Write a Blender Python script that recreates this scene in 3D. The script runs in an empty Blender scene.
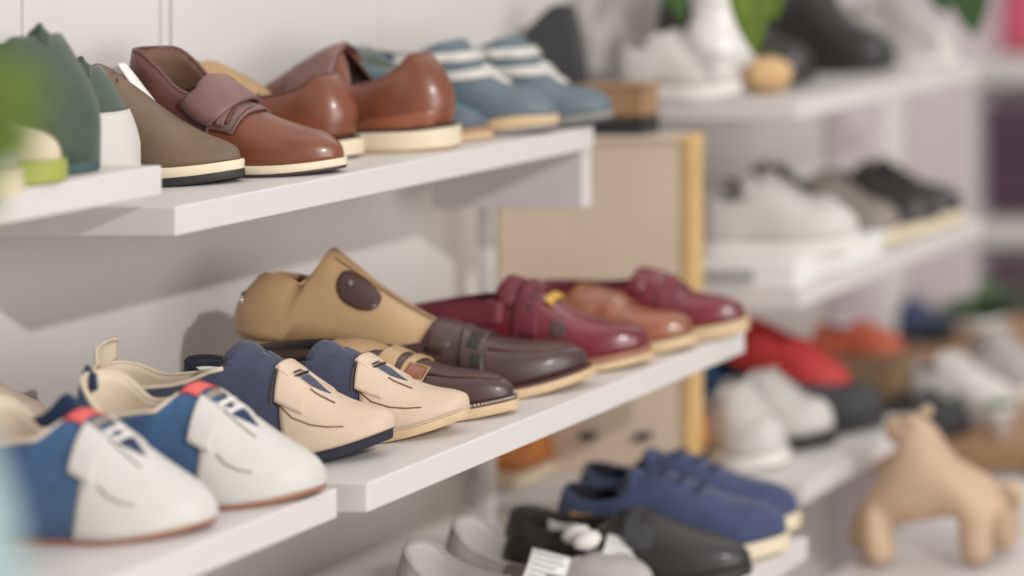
import bpy, bmesh, math, random
from mathutils import Vector, Matrix
random.seed(4)
C = bpy.context.scene.collection
PI = math.pi
# ------------------------------------------------------------------ camera frame: 1 px at depth ratio 1 = 1 mm
K, SD, EYE = .001, 2.0, 1.5
VX, VY, FPX = 1850.0, -117.0, 2000.0
def wp(X, d, H):            # lateral mm left of the lens axis, depth ratio, mm below the eye
    return Vector((-X*K, d*SD, EYE - H*K))
def pix(px, py, d):         # photograph point at a depth ratio
    return wp((VX-px)*d, d, (py-VY)*d)
HT, HM, HB = 323.5, 600.0, 878.0

# ------------------------------------------------------------------ materials
def lin(c):
    return tuple(((v/255)/12.92 if v/255 <= .04045 else ((v/255+.055)/1.055)**2.4) for v in c)
DESAT = .13
def mat(name, rgb, rough=.5, var=.12, scale=60, bump=.15, rgb2=None, spec=.5, coat=0, metallic=0, sheen=0, tex='noise', bdist=.0006):
    m = bpy.data.materials.new(name); m.use_nodes = True
    nt = m.node_tree; n = nt.nodes; l = nt.links
    b = n['Principled BSDF']
    ds = lambda c: tuple(v*(1-DESAT)+DESAT*(.3*c[0]+.55*c[1]+.15*c[2]) for v in c)
    a = lin(ds(rgb))
    tc = n.new('ShaderNodeTexCoord')
    nz = n.new('ShaderNodeTexNoise'); nz.inputs['Scale'].default_value = scale; nz.inputs['Detail'].default_value = 4
    l.new(tc.outputs['Object'], nz.inputs['Vector'])
    mx = n.new('ShaderNodeMix'); mx.data_type = 'RGBA'
    c2 = lin(ds(rgb2)) if rgb2 else tuple(v*(1-var) for v in a)
    mx.inputs[6].default_value = (*a, 1); mx.inputs[7].default_value = (*c2, 1)
    rp = n.new('ShaderNodeMapRange'); rp.inputs[1].default_value = .35; rp.inputs[2].default_value = .68
    l.new(nz.outputs['Fac'], rp.inputs[0]); l.new(rp.outputs[0], mx.inputs[0])
    l.new(mx.outputs[2], b.inputs['Base Color'])
    b.inputs['Roughness'].default_value = rough
    b.inputs['Specular IOR Level'].default_value = spec
    b.inputs['Metallic'].default_value = metallic
    b.inputs['Coat Weight'].default_value = coat; b.inputs['Coat Roughness'].default_value = .15
    b.inputs['Sheen Weight'].default_value = sheen
    if bump:
        if tex == 'weave':
            t2 = n.new('ShaderNodeTexWave'); t2.inputs['Scale'].default_value = scale*5; t2.inputs['Distortion'].default_value = 2
            l.new(tc.outputs['Object'], t2.inputs['Vector']); src = t2.outputs['Fac']
        elif tex == 'lines':
            t2 = n.new('ShaderNodeTexWave'); t2.bands_direction = 'Z'; t2.inputs['Scale'].default_value = 62; t2.inputs['Distortion'].default_value = .6
            l.new(tc.outputs['Object'], t2.inputs['Vector']); src = t2.outputs['Fac']; l.new(src, rp.inputs[0]); rp.inputs[1].default_value = .25; rp.inputs[2].default_value = .0
        else:
            t2 = n.new('ShaderNodeTexNoise'); t2.inputs['Scale'].default_value = scale*9; t2.inputs['Detail'].default_value = 5
            l.new(tc.outputs['Object'], t2.inputs['Vector']); src = t2.outputs['Fac']
        bp = n.new('ShaderNodeBump'); bp.inputs['Strength'].default_value = bump; bp.inputs['Distance'].default_value = bdist
        l.new(src, bp.inputs['Height']); l.new(bp.outputs['Normal'], b.inputs['Normal'])
    return m
M = {}
def mk(k, *a, **kw): M[k] = mat(k, *a, **kw)
mk('wall_paint', (222,216,210), .75, .03, 3, .05)
mk('shelf_white', (219,212,208), .42, .02, 5, .03)
mk('floor_vinyl', (168,156,142), .5, .12, 4, .05)
mk('brown_leather', (134,70,46), .32, .25, 25, .2, coat=.25)
mk('mauve_leather', (134,98,90), .5, .2, 40, .25)
mk('maroon_leather', (104,62,52), .42, .2, 30, .2)
mk('brown_lining', (122,88,64), .7, .25, 40, .15)
mk('tan_lining', (188,146,98), .65, .18, 40, .15)
mk('cream_sole', (236,221,192), .6, .1, 30, .3, tex='lines', rgb2=(186,160,128))
mk('cream_rubber', (236,219,186), .55, .06, 30, .1)
mk('gum_sole', (214,182,138), .55, .12, 40, .2)
mk('black_rubber', (52,50,50), .6, .2, 60, .3)
mk('dark_sole', (66,52,54), .6, .2, 60, .3)
mk('olive_leather', (122,98,76), .62, .2, 30, .3)
mk('white_canvas', (236,230,222), .75, .05, 50, .3, tex='weave')
mk('white_leather', (211,205,197), .5, .05, 40, .15)
mk('green_suede', (66,84,66), .8, .25, 40, .3, sheen=.2)
mk('tan_leather', (196,156,108), .38, .14, 22, .15, coat=.15)
mk('dark_leather', (80,52,44), .40, .25, 30, .2, coat=.2)
mk('dark_lining', (52,42,40), .7, .2, 40, .15)
mk('burgundy_leather', (128,34,46), .28, .28, 25, .15, coat=.35)
mk('burgundy_suede', (122,38,50), .6, .25, 35, .3)
mk('cognac_leather', (160,88,58), .26, .3, 25, .15, coat=.35)
mk('beige_leather', (216,190,164), .52, .08, 30, .2)
mk('navy_cloth', (66,70,96), .85, .2, 50, .3, tex='weave', sheen=.2)
mk('navy_dark', (44,44,60), .8, .2, 50, .3, tex='weave')
mk('blue_cloth', (58,96,142), .85, .2, 45, .35, tex='weave', sheen=.2)
mk('blue_dark', (36,58,96), .85, .2, 45, .35, tex='weave')
mk('cream_lining', (228,208,182), .7, .06, 40, .2)
mk('coral_patch', (240,96,88), .6, .1, 60, .2)
mk('rust_sole', (172,112,88), .6, .2, 40, .2)
mk('slate_leather', (100,117,128), .5, .14, 30, .2)
mk('slate_dark', (60,72,84), .65, .2, 30, .2)
mk('grey_sole', (142,136,130), .6, .12, 40, .2)
mk('fleece', (150,158,148), .95, .25, 160, 1.0, sheen=.5, bdist=.004)
mk('teal_cloth', (98,134,146), .8, .2, 50, .3, tex='weave')
mk('floral_cloth', (104,108,124), .8, .3, 120, .2, rgb2=(84,94,104))
mk('grey_knit', (186,178,172), .85, .12, 60, .4, tex='weave')
mk('grey_knit_lining', (206,198,192), .85, .08, 60, .4)
mk('black_leather', (48,44,43), .5, .2, 30, .2, coat=.2)
mk('charcoal', (66,66,68), .75, .2, 20, .2)
mk('denim_navy', (66,78,118), .8, .2, 50, .3, tex='weave', sheen=.2)
mk('yellow_tab', (214,160,60), .6, .1, 40, .1)
mk('metal', (190,180,165), .3, .05, 40, 0, metallic=1)
mk('paper', (240,238,234), .7, .02, 20, .02)
mk('print_grey', (172,170,168), .7, .05, 20, 0)
mk('teal_dark', (62,92,92), .7, .2, 40, .2)
mk('beige_board', (224,202,178), .7, .06, 8, .1)
mk('yellow_wood', (226,182,116), .5, .15, 20, .2)
mk('brown_wood', (176,132,92), .55, .25, 14, .25)
mk('pale_wood', (206,172,140), .6, .18, 14, .25)
mk('dark_wood', (120,80,56), .55, .25, 14, .25)
mk('leaf', (112,140,40), .5, .3, 12, .2)
mk('leaf_dark', (64,104,48), .55, .3, 12, .2)
mk('stem', (92,104,52), .6, .2, 30, .2)
mk('terracotta', (176,104,76), .8, .2, 20, .3)
mk('soil', (62,48,38), .95, .3, 80, .6)
mk('red_cloth', (204,48,48), .6, .15, 40, .2)
mk('orange_leather', (226,134,62), .6, .15, 40, .2)
mk('coral_cloth', (214,98,66), .6, .2, 40, .2)
mk('wicker', (172,138,102), .7, .25, 30, .9, tex='weave', bdist=.003)
mk('mint_rubber', (132,178,164), .6, .1, 40, .1)
mk('lilac_board', (200,188,194), .7, .03, 5, .05)
mk('purple_cloth', (124,86,114), .8, .4, 18, .2, rgb2=(80,58,78))
mk('pink_cloth', (226,86,118), .7, .15, 30, .2)
mk('taupe_leather', (150,138,126), .6, .2, 30, .2)
mk('ceramic', (236,232,226), .25, .03, 20, .02)
mk('gold_yellow', (206,174,90), .6, .2, 30, .2)
mk('olive_rubber', (168,176,72), .6, .1, 30, .1)
mk('peach_skin', (224,178,122), .6, .15, 20, .1)
mk('pale_teal', (150,178,180), .7, .1, 40, .2)

# ------------------------------------------------------------------ object helpers
def link(name, bm, mats, parent=None, smooth=True, mods=()):
    me = bpy.data.meshes.new(name); bm.to_mesh(me); bm.free()
    o = bpy.data.objects.new(name, me); C.objects.link(o)
    for m in (mats if isinstance(mats, (list, tuple)) else [mats]): me.materials.append(M[m])
    if smooth:
        for p in me.polygons: p.use_smooth = True
    if parent: o.parent = parent
    return o
def thing(name, label, cat, group=None, loc=(0,0,0)):
    o = bpy.data.objects.new(name, None); C.objects.link(o); o.location = loc; o.empty_display_size = .05
    o['label'] = label; o['category'] = cat
    if group: o['group'] = group
    return o
def tag(o, label, cat, group=None):
    o['label'] = label; o['category'] = cat
    if group: o['group'] = group
    return o
def struct(o): o['kind'] = 'structure'; return o
def solid(o, th, off=-1, inner=0, rim=0):
    s = o.modifiers.new('thick', 'SOLIDIFY'); s.thickness = th; s.offset = off; s.use_even_offset = False
    s.material_offset = inner; s.material_offset_rim = rim
    return o
def bevel(o, w=.002, seg=2):
    b = o.modifiers.new('bevel', 'BEVEL'); b.width = w; b.segments = seg; b.limit_method = 'ANGLE'; b.angle_limit = math.radians(40)
    b.harden_normals = False
    return o
def bm_box(bm, a, b):
    v = [bm.verts.new((x,y,z)) for x in (a[0],b[0]) for y in (a[1],b[1]) for z in (a[2],b[2])]
    for f in ((0,1,3,2),(4,6,7,5),(0,4,5,1),(2,3,7,6),(0,2,6,4),(1,5,7,3)): bm.faces.new([v[i] for i in f])
def box(name, a, b, m, parent=None, bev=.0015):
    bm = bmesh.new(); bm_box(bm, [min(p,q) for p,q in zip(a,b)], [max(p,q) for p,q in zip(a,b)])
    bmesh.ops.recalc_face_normals(bm, faces=bm.faces)
    o = link(name, bm, m, parent, smooth=False)
    if bev: bevel(o, bev)
    return o
def bm_tube(bm, pts, r, seg=8, cap=True):
    pts = [Vector(p) for p in pts]; n = len(pts); rings = []
    for i, p in enumerate(pts):
        t = (pts[min(i+1,n-1)] - pts[max(i-1,0)]).normalized()
        ref = Vector((0,0,1)) if abs(t.z) < .9 else Vector((0,1,0))
        a = t.cross(ref).normalized(); b = t.cross(a).normalized()
        rr = r[i] if isinstance(r, (list,tuple)) else r
        rings.append([bm.verts.new(p + (a*math.cos(2*PI*k/seg) + b*math.sin(2*PI*k/seg))*rr) for k in range(seg)])
    for i in range(n-1):
        for k in range(seg):
            bm.faces.new((rings[i][k], rings[i][(k+1)%seg], rings[i+1][(k+1)%seg], rings[i+1][k]))
    if cap: bm.faces.new(rings[0]); bm.faces.new(rings[-1][::-1])
def tube(name, pts, r, m, parent=None, seg=8):
    bm = bmesh.new(); bm_tube(bm, pts, r, seg); bmesh.ops.recalc_face_normals(bm, faces=bm.faces)
    return link(name, bm, m, parent)
def lathe(name, prof, m, parent=None, seg=28, loc=(0,0,0)):
    bm = bmesh.new(); rings = []
    for r, z in prof: rings.append([bm.verts.new((r*math.cos(2*PI*k/seg)+loc[0], r*math.sin(2*PI*k/seg)+loc[1], z+loc[2])) for k in range(seg)])
    for i in range(len(rings)-1):
        for k in range(seg): bm.faces.new((rings[i][k], rings[i][(k+1)%seg], rings[i+1][(k+1)%seg], rings[i+1][k]))
    bm.faces.new(rings[0][::-1]); bm.faces.new(rings[-1])
    bmesh.ops.recalc_face_normals(bm, faces=bm.faces)
    return link(name, bm, m, parent)
def grid(name, fn, nu, nv, m, parent=None, flip=False):
    bm = bmesh.new()
    V = [[bm.verts.new(fn(i/nu, j/nv)) for j in range(nv+1)] for i in range(nu+1)]
    for i in range(nu):
        for j in range(nv):
            q = (V[i][j], V[i+1][j], V[i+1][j+1], V[i][j+1]); bm.faces.new(q[::-1] if flip else q)
    bmesh.ops.remove_doubles(bm, verts=bm.verts, dist=1e-5)
    return link(name, bm, m, parent)
def pch(pts):                # monotone cubic through points
    xs = [p[0] for p in pts]; ys = [p[1] for p in pts]; n = len(xs)
    if n == 1: return lambda x: ys[0]
    d = [(ys[i+1]-ys[i])/(xs[i+1]-xs[i]) for i in range(n-1)]
    mm = [d[0]] + [0 if d[i-1]*d[i] <= 0 else 2*d[i-1]*d[i]/(d[i-1]+d[i]) for i in range(1,n-1)] + [d[-1]]
    def f(x):
        if x <= xs[0]: return ys[0]
        if x >= xs[-1]: return ys[-1]
        i = max(k for k in range(n-1) if xs[k] <= x)
        h = xs[i+1]-xs[i]; t = (x-xs[i])/h
        return (2*t**3-3*t*t+1)*ys[i] + (t**3-2*t*t+t)*h*mm[i] + (-2*t**3+3*t*t)*ys[i+1] + (t**3-t*t)*h*mm[i+1]
    return f
def sst(x): x = max(0,min(1,x)); return x*x*(3-2*x)

# ------------------------------------------------------------------ shoe builder (all mm, toe along +x, local -y faces the viewer)
class Shoe:
    FLIP = True
    def __init__(s, name, label, L=260, bw=42, hw=30, ww=30, top=((0,60),(.4,55)), vamp=((.4,70),(.7,50),(1,28)), throat=(.40,.50),
                 sole=((0,18),(.5,14),(1,12)), spring=8, tr=.26, n=2.3, lean=.12, hlean=.10, upper='brown_leather', lining='brown_lining',
                 cat='shoe', group=None, pw=2.0, th=3.0, insole=None, tdrop=.35, t2=.13, nu=30, nq=10, hr=.17, asym=0, wtoe=.74, hb=4):
        s.L=L; s.top=pch(top); s.vamp=pch(vamp); s.thr=throat; s.solef=pch(sole); s.spring=spring; s.tr=tr; s.n=n; s.lean=lean; s.hlean=hlean
        s.wid=pch([(0,hw),(.15,hw),(.36,ww),(.68,bw),(.85,bw*.92),(1,bw*wtoe)]); s.pw=pw; s.tdrop=tdrop; s.t2=t2; s.hr=hr; s.asym=asym; s.hb=hb
        s.root = thing(name, label, cat, group)
        s.lining = lining
        us = [.5-.5*math.cos(PI*k/nu) for k in range(nu+1)]
        s.us = us
        bm = bmesh.new()
        for side in (1,-1):
            G = [[bm.verts.new(s.P(u, j/nq, side)*K) for j in range(nq+1)] for u in us]
            for i in range(nu):
                for j in range(nq):
                    q = (G[i][j], G[i+1][j], G[i+1][j+1], G[i][j+1])
                    bm.faces.new(q[::-1] if side == 1 else q)
        bmesh.ops.remove_doubles(bm, verts=bm.verts, dist=.00012)
        bm.faces.ensure_lookup_table()
        dead = [f for f in bm.faces if f.calc_area() < 1e-10]
        bmesh.ops.delete(bm, geom=dead, context='FACES')
        s.up = link('upper', bm, [upper, lining], s.root)
        solid(s.up, th*K, -1, 1, 0)
        # insole
        il = insole or lining
        def fi(a, b):
            u = .02+.78*a; w = s.width(u)*.96-3
            return Vector((s.L*u + 2*(1-a), (b*2-1)*max(w,2)+s.cy(u), s.base(u)+3))*K
        s.insole = grid('insole', fi, 22, 6, il, s.root)
    def ends(s, u):
        e = 1.0
        if u < s.hr: e = max(0, 1-(1-u/s.hr)**2)**.5
        if u > 1-s.tr: e *= max(0, 1-((u-1+s.tr)/s.tr)**s.pw)**.5
        return e
    def width(s, u): return s.wid(u)*s.ends(u)
    def cy(s, u): return s.asym*max(0,u-.45)**1.5
    def ground(s, u): return s.spring*max(0,(u-.70)/.30)**1.8 + 1.5*max(0,1-u/.12)
    def base(s, u): return s.ground(u)+s.solef(u)
    def hgt(s, u):
        t = 1.0
        if u > 1-s.t2: t = s.tdrop + (1-s.tdrop)*max(0,1-((u-1+s.t2)/s.t2)**2.2)**.5
        return s.vamp(u)*t
    def P(s, u, q, side):
        w = s.width(u); b0 = s.base(u)
        b = sst((u-s.thr[0])/(s.thr[1]-s.thr[0]))
        if u >= s.thr[1]-1e-6: b = 1
        h = s.top(u)
        cv = w*(1+.05*math.sin(PI*q)-s.lean*q*q); cw = q*h
        th = q*PI/2
        H = s.hgt(max(u, s.thr[0]))
        vv = w*max(0,math.cos(th))**(2/s.n) if q < 1 else 0
        vw = H*math.sin(th)**(2/s.n)
        v = cv*(1-b)+vv*b; ww = cw*(1-b)+vw*b
        hr = ww/max(40,s.top(0)); x = s.L*u + (s.hlean*ww*max(.35,min(1.2,hr)) - s.hb*math.sin(PI*min(1,hr)))*max(0,1-u/.35)**1.3
        return Vector((x, side*v + s.cy(u), b0+ww))
    def Nrm(s, u, q, side):
        e = .004
        du = s.P(min(1,u+e),q,side)-s.P(max(0,u-e),q,side)
        dq = s.P(u,min(1,q+.01),side)-s.P(u,max(0,q-.01),side)
        n = du.cross(dq)*(-side)
        if u > .992: n.y *= max(0,(1-u)/.008)
        return n.normalized() if n.length > 1e-6 else Vector((0,0,1))
    def S(s, u, q, side, off=0): return (s.P(u,q,side)+s.Nrm(u,q,side)*off)*K
    def patch(s, name, m, f0, f1, q0=0., sides=(1,-1), off=1.2, th=1.6, nu=10, nq=9, q1=1., label=None, parent=None):
        # region u in [f0(q), f1(q)], q in [q0, q1]
        f0 = f0 if callable(f0) else (lambda q, c=f0: c); f1 = f1 if callable(f1) else (lambda q, c=f1: c)
        bm = bmesh.new()
        for sd in sides:
            G = []
            for i in range(nu+1):
                row = []
                for j in range(nq+1):
                    q = q0+(q1-q0)*j/nq; u = f0(q)+(f1(q)-f0(q))*i/nu
                    row.append(bm.verts.new(s.S(u,q,sd,off)))
                G.append(row)
            for i in range(nu):
                for j in range(nq):
                    q = (G[i][j],G[i+1][j],G[i+1][j+1],G[i][j+1]); bm.faces.new(q[::-1] if sd == 1 else q)
        bmesh.ops.remove_doubles(bm, verts=bm.verts, dist=.0004)
        o = link(name, bm, m, parent or s.root); solid(o, th*K, 0)
        if label: o['label'] = label
        return o
    def band(s, name, m, h0, h1, u0, off=2., th=2.6, nu=26, nh=3, parent=None):
        # a strap wrapped level round the front of the shaft between two heights
        bm = bmesh.new()
        def uend(h):
            a, b = s.thr[1], 1.0
            for _ in range(30):
                c = (a+b)/2
                if s.hgt(c) > h: a = c
                else: b = c
            return a
        def qat(u,h):
            a, b = 0., 1.
            for _ in range(26):
                c = (a+b)/2
                if s.P(u,c,1).z - s.base(u) < h: a = c
                else: b = c
            return a
        for sd in (1,-1):
            G = []
            for i in range(nu+1):
                row = []
                for j in range(nh+1):
                    h = h0+(h1-h0)*j/nh; ue = uend(h); t = i/nu; u = u0+(ue-u0)*(1-(1-t)**1.6); q = 1 if i == nu else qat(u,h)
                    pt = s.P(u,q,sd); nn = s.Nrm(u,min(q,.97),sd)
                    if i == nu: nn = Vector((.7,0,.7))
                    row.append(bm.verts.new((pt+nn*off)*K))
                G.append(row)
            for i in range(nu):
                for j in range(nh):
                    q = (G[i][j],G[i+1][j],G[i+1][j+1],G[i][j+1]); bm.faces.new(q[::-1] if sd == 1 else q)
        bmesh.ops.remove_doubles(bm, verts=bm.verts, dist=.0003)
        o = link(name, bm, m, parent or s.root); solid(o, th*K, 0); return o
    def disc(s, name, m, uc, qc, ru, rq, side=-1, off=1.2, th=1.8, k=24, p=2.6, parent=None):
        bm = bmesh.new(); c = bm.verts.new(s.S(uc,qc,side,off)); rings = []
        for r in (.5, .85, 1):
            ring = []
            for i in range(k):
                a = 2*PI*i/k; ca, sa = math.cos(a), math.sin(a)
                ring.append(bm.verts.new(s.S(uc+ru*r*math.copysign(abs(ca)**(2/p),ca), qc+rq*r*math.copysign(abs(sa)**(2/p),sa), side, off)))
            rings.append(ring)
        for i in range(k):
            bm.faces.new((c, rings[0][i], rings[0][(i+1)%k]))
            for a in range(2): bm.faces.new((rings[a][i], rings[a+1][i], rings[a+1][(i+1)%k], rings[a][(i+1)%k]))
        o = link(name, bm, m, parent or s.root); solid(o, th*K, 0); return o
    def seam(s, name, m, pts, r=.9, side=-1, off=.6, parent=None):
        return tube(name, [s.S(u,q,side,off) for u,q in pts], r*K, m, parent or s.root, 6)
    def rim(s, m, r=2.0, name='piping', ue=None, q=1, off=-1):
        ue = ue if ue is not None else s.thr[0]+.6*(s.thr[1]-s.thr[0])
        a = [s.S(ue*(1-k/14)**1.3,q,1,off) for k in range(15)]
        b = [s.S(ue*(k/14)**1.3,q,-1,off) for k in range(1,15)]
        return tube(name, a+b, r*K, m, s.root, 7)
    def soles(s, layers, parent=None):
        # layers: (name, material, frac0, frac1, margin)
        for name, m, f0, f1, mg in layers:
            us = s.us; bm = bmesh.new(); L = s.L; R = []
            for u in us:
                x = -mg + (L+2*mg)*u; w = s.width(u)+mg*s.ends(u)
                g = s.ground(u); t = s.solef(u)
                z0 = g+t*f0; z1 = g+t*f1; c = s.cy(u)
                ring = [(x,c+w-1.2,z0),(x,c+w,z0+(z1-z0)*.25),(x,c+w,z0+(z1-z0)*.8),(x,c+w-1.0,z1),(x,c-w+1.0,z1),(x,c-w,z0+(z1-z0)*.8),(x,c-w,z0+(z1-z0)*.25),(x,c-w+1.2,z0)]
                if s.ends(u) < .02: ring = [(p[0],c,p[2]) for p in ring]
                R.append([bm.verts.new(Vector(p)*K) for p in ring])
            for i in range(len(us)-1):
                for k in range(8):
                    bm.faces.new((R[i][k],R[i+1][k],R[i+1][(k+1)%8],R[i][(k+1)%8]))
            bmesh.ops.remove_doubles(bm, verts=bm.verts, dist=.0001)
            dead = [f for f in bm.faces if f.calc_area() < 1e-11]; bmesh.ops.delete(bm, geom=dead, context='FACES')
            bmesh.ops.recalc_face_normals(bm, faces=bm.faces)
            o = link(name, bm, m, s.root)
            e = o.modifiers.new('edge','EDGE_SPLIT'); e.split_angle = math.radians(50)
        return s
    def stitches(s, m, pts, name='stitching', r=.7, side=-1, off=.8, dash=5.5):
        # short raised stitches along a u,q polyline
        P = []
        fu = pch([(i/(len(pts)-1),p[0]) for i,p in enumerate(pts)]); fq = pch([(i/(len(pts)-1),p[1]) for i,p in enumerate(pts)])
        bm = bmesh.new(); N = 26
        for i in range(N):
            a, b = i/N, (i+.6)/N
            bm_tube(bm, [s.S(fu(a),fq(a),side,off), s.S(fu(b),fq(b),side,off)], r*K, 5)
        return link(name, bm, m, s.root)
    def welt(s, m, r=1.3, out=2.5, name='welt_stitching', u0=.25, N=46, both=True):
        bm = bmesh.new()
        for sd in (-1,1):
            for i in range(N):
                a = u0+(1-u0)*(1-(1-i/N)**1.7); b = u0+(1-u0)*(1-(1-(i+.6)/N)**1.7)
                pts = []
                for u in (a,b):
                    w = s.width(u)+out; pts.append(Vector((s.L*u+out*u, sd*w+s.cy(u), s.base(u)+.4))*K)
                bm_tube(bm, pts, r*K, 5)
        return link(name, bm, m, s.root)
    def flap(s, name, mats, spine, hws, curl=.5, th=3, nv=8, cy=0, parent=None, label=None):
        # spine: (x,z) mm list; hws half widths; curl drops the edges
        n = len(spine)-1
        fx = pch([(i/n,p[0]) for i,p in enumerate(spine)]) ; fz = pch([(i/n,p[1]) for i,p in enumerate(spine)]); fh = pch([(i/(len(hws)-1),h) for i,h in enumerate(hws)])
        def fn(a,b):
            t = b*2-1; h = fh(a)
            dx = fx(min(1,a+.02))-fx(max(0,a-.02)); dz = fz(min(1,a+.02))-fz(max(0,a-.02)); l = math.hypot(dx,dz) or 1
            nx, nz = -dz/l, dx/l
            if nz < 0: nx, nz = -nx, -nz
            ang = t*1.25*curl*2
            yy = h*math.sin(ang)/max(.001,math.sin(1.25*curl*2)) if curl > .01 else h*t
            dr = h*(1-math.cos(ang))/max(.001,math.sin(1.25*curl*2)) if curl > .01 else 0
            return Vector((fx(a)-nx*dr, yy+cy, fz(a)-nz*dr))*K
        o = grid(name, fn, 14, nv, mats, parent or s.root, flip=s.FLIP)
        me = o.data
        solid(o, th*K, 0, 1 if isinstance(mats,(list,tuple)) and len(mats) > 1 else 0)
        if label: o['label'] = label
        return o
    def place(s, px, d, H, phi=0, pitch=0, au=1.0, az=None, lift=0, roll=0):
        # the point at fraction au along the shoe's ground line lands at photo column px, depth ratio d, on the plane H mm below the eye
        R = Matrix.Rotation(math.radians(phi),4,'Z') @ Matrix.Rotation(math.radians(pitch),4,'Y') @ Matrix.Rotation(math.radians(roll),4,'X')
        s.root.rotation_euler = R.to_euler()
        s.root.location = wp((VX-px)*d, d, H-lift) - (R.to_3x3() @ Vector((s.L*au, 0, 0))*K)
        s.root.location.z = EYE-(H-lift)*K - (R.to_3x3() @ Vector((s.L*au,0,0))*K).z
        return s

# ------------------------------------------------------------------ the setting
WX = 1960
o = box('wall_left', wp(WX,-.2,-1400), wp(WX+80,1.442,1500), 'wall_paint', bev=0); struct(o)
o = box('wall_left_far', wp(WX,1.442,-1400), wp(WX+80,2.24,1500), 'wall_paint', bev=0); struct(o)
o = box('wall_back', wp(5200,3.0,-1400), wp(-2600,3.04,1500), 'wall_paint', bev=0); struct(o)
o = box('floor', wp(5200,-1.2,1500), wp(-2600,3.04,1560), 'floor_vinyl', bev=0); struct(o)
# seams of the wall panels
def strip(name, px, w, d0=None, h0=-500, h1=340, dep=4, m='wall_paint'):
    d = WX/(VX-px)
    o = box(name, wp(WX-dep, d, h0), wp(WX+2, d+w/2000, h1), m, bev=.001); struct(o); return o
strip('trim_1', 20, 14, dep=5); strip('trim_2', 158, 8, dep=6); strip('trim_3', 168, 8, dep=6); strip('trim_4', 379, 14, dep=5)
o = box('trim_5', wp(1903,1.385,355), wp(1884,1.392,1400), 'wall_paint', bev=.002); struct(o)
strip('trim_6', 825, 200, dep=14, h1=1500, m='lilac_board'); strip('trim_7', 905, 270, dep=20, h1=1500, m='lilac_board')

def shelf(name, label, X0, d0, d1, H, th=30, back=WX, bracket=True):
    r = thing(name, label, 'shelf', 'white wall shelves', wp(X0,d0,H))
    def b(n, a, c, m='shelf_white', bev=.0015):
        o = box(n, a-r.location, c-r.location, m, r, bev); return o
    b('board', wp(back,d0,H), wp(X0,d1,H+th), bev=.002)
    if bracket:
        for d in (d0+.03, d1-.05):
            b('bracket', wp(back,d,H+th), wp(back-90,d+.006,H+th+26))
    return r
shelf('wall_shelf', 'near upper white shelf at left edge, carrying the green boot', 1675, .62, .9926, 280)
ts = shelf('wall_shelf', 'upper white shelf holding the brown loafers and blue boots', 1674, 1.0, 1.333, HT, bracket=False)
o = box('support_panel', wp(1890,1.333,HT+30)-ts.location, wp(1690,1.343,HT+110)-ts.location, 'shelf_white', ts)
shelf('wall_shelf', 'near lower white shelf holding the blue and white sneakers', 1501, .62, .9926, HM)
shelf('wall_shelf', 'middle white shelf holding the navy, dark brown and burgundy shoes', 1482.6, 1.0, 1.342, HM)
shelf('wall_shelf', 'low white shelf under the middle one, holding grey flats', 1400, 1.0, 1.344, HB)
shelf('wall_shelf', 'blurred upper white shelf beyond the divider, carrying black boots', 1568, 1.49, 1.80, HT)
shelf('wall_shelf', 'blurred middle white shelf beyond the divider, carrying white high sneakers', 1554, 1.48, 1.79, HM)
shelf('wall_shelf', 'blurred low white shelf beyond the divider, carrying the red slip-on', 1480, 1.415, 1.60, 850)

# ------------------------------------------------------------------ upper shelf: brown shoes
def loop_lace(s, name, m, u, side_q=.8, r=1.6, off=3):
    return tube(name, [s.S(u,side_q,-1,off-1), s.S(u+.004,.9,-1,off), s.S(u+.006,1,-1,off+1), s.S(u+.004,.9,1,off), s.S(u,side_q,1,off-1)], r*K, m, s.root, 6)

s = Shoe('derby_shoe', 'olive-brown shoe with thick cream and black sole, behind the green boot', L=225, bw=35, hw=30, ww=30,
         top=((0,88),(.25,80),(.4,84)), vamp=((.36,108),(.44,98),(.5,86),(.63,60),(.77,38),(.88,26),(1,17)), throat=(.34,.44), sole=((0,24),(.6,21),(1,19)), spring=6,
         upper='olive_leather', lining='brown_lining')
s.soles([('outsole','black_rubber',0,.46,4),('midsole','cream_rubber',.46,1,3.5)])
s.flap('tongue', ['olive_leather','brown_lining'], [(112,100),(100,112),(90,122),(80,128)], [22,25,24,18], curl=.5)
s.flap('tongue_edging', ['white_canvas','white_canvas'], [(97,128),(108,113),(119,97),(131,82)], [5,6,7,5], curl=.2, cy=12)
s.seam('seam','brown_lining',[(.5,.1),(.52,.5),(.47,.9)])
s.place(238,1.082,HT,4); O1 = s

s = Shoe('loafer', 'reddish brown strap loafer with tall open heel, toe over the shelf edge', L=212, bw=35, hw=33, ww=32,
         top=((0,124),(.08,124),(.18,110),(.3,82),(.42,72)), vamp=((.4,76),(.54,62),(.66,50),(.8,39),(.9,31),(1,21)), throat=(.36,.46), sole=((0,15),(1,12)), spring=5,
         upper='brown_leather', lining='brown_lining', lean=.06, hlean=.02)
s.soles([('outsole','dark_sole',0,.3,2.5),('midsole','cream_rubber',.3,1,3)])
s.rim('maroon_leather', 2.2)
q = s.patch('quarter','maroon_leather', lambda q: .02, lambda q: .40+.12*q, 0.02, off=.4, th=1.2, q1=.985, nu=14)
s.patch('tongue_panel','mauve_leather', lambda q: .40+.03*math.sin(PI*q), lambda q: .60-.06*(1-q), .34, off=2.6, th=3)
s.flap('tongue', ['mauve_leather','brown_lining'], [(118,84),(106,93),(94,103),(84,110),(76,110)], [35,37,36,33,25], curl=.62, th=4)
s.patch('buckle_tab','maroon_leather', .47, .535, .46, (-1,), off=5.2, th=2.2, q1=.72)
s.patch('strap','mauve_leather', .485, .52, .40, (-1,), off=7.0, th=2, q1=.76)
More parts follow.
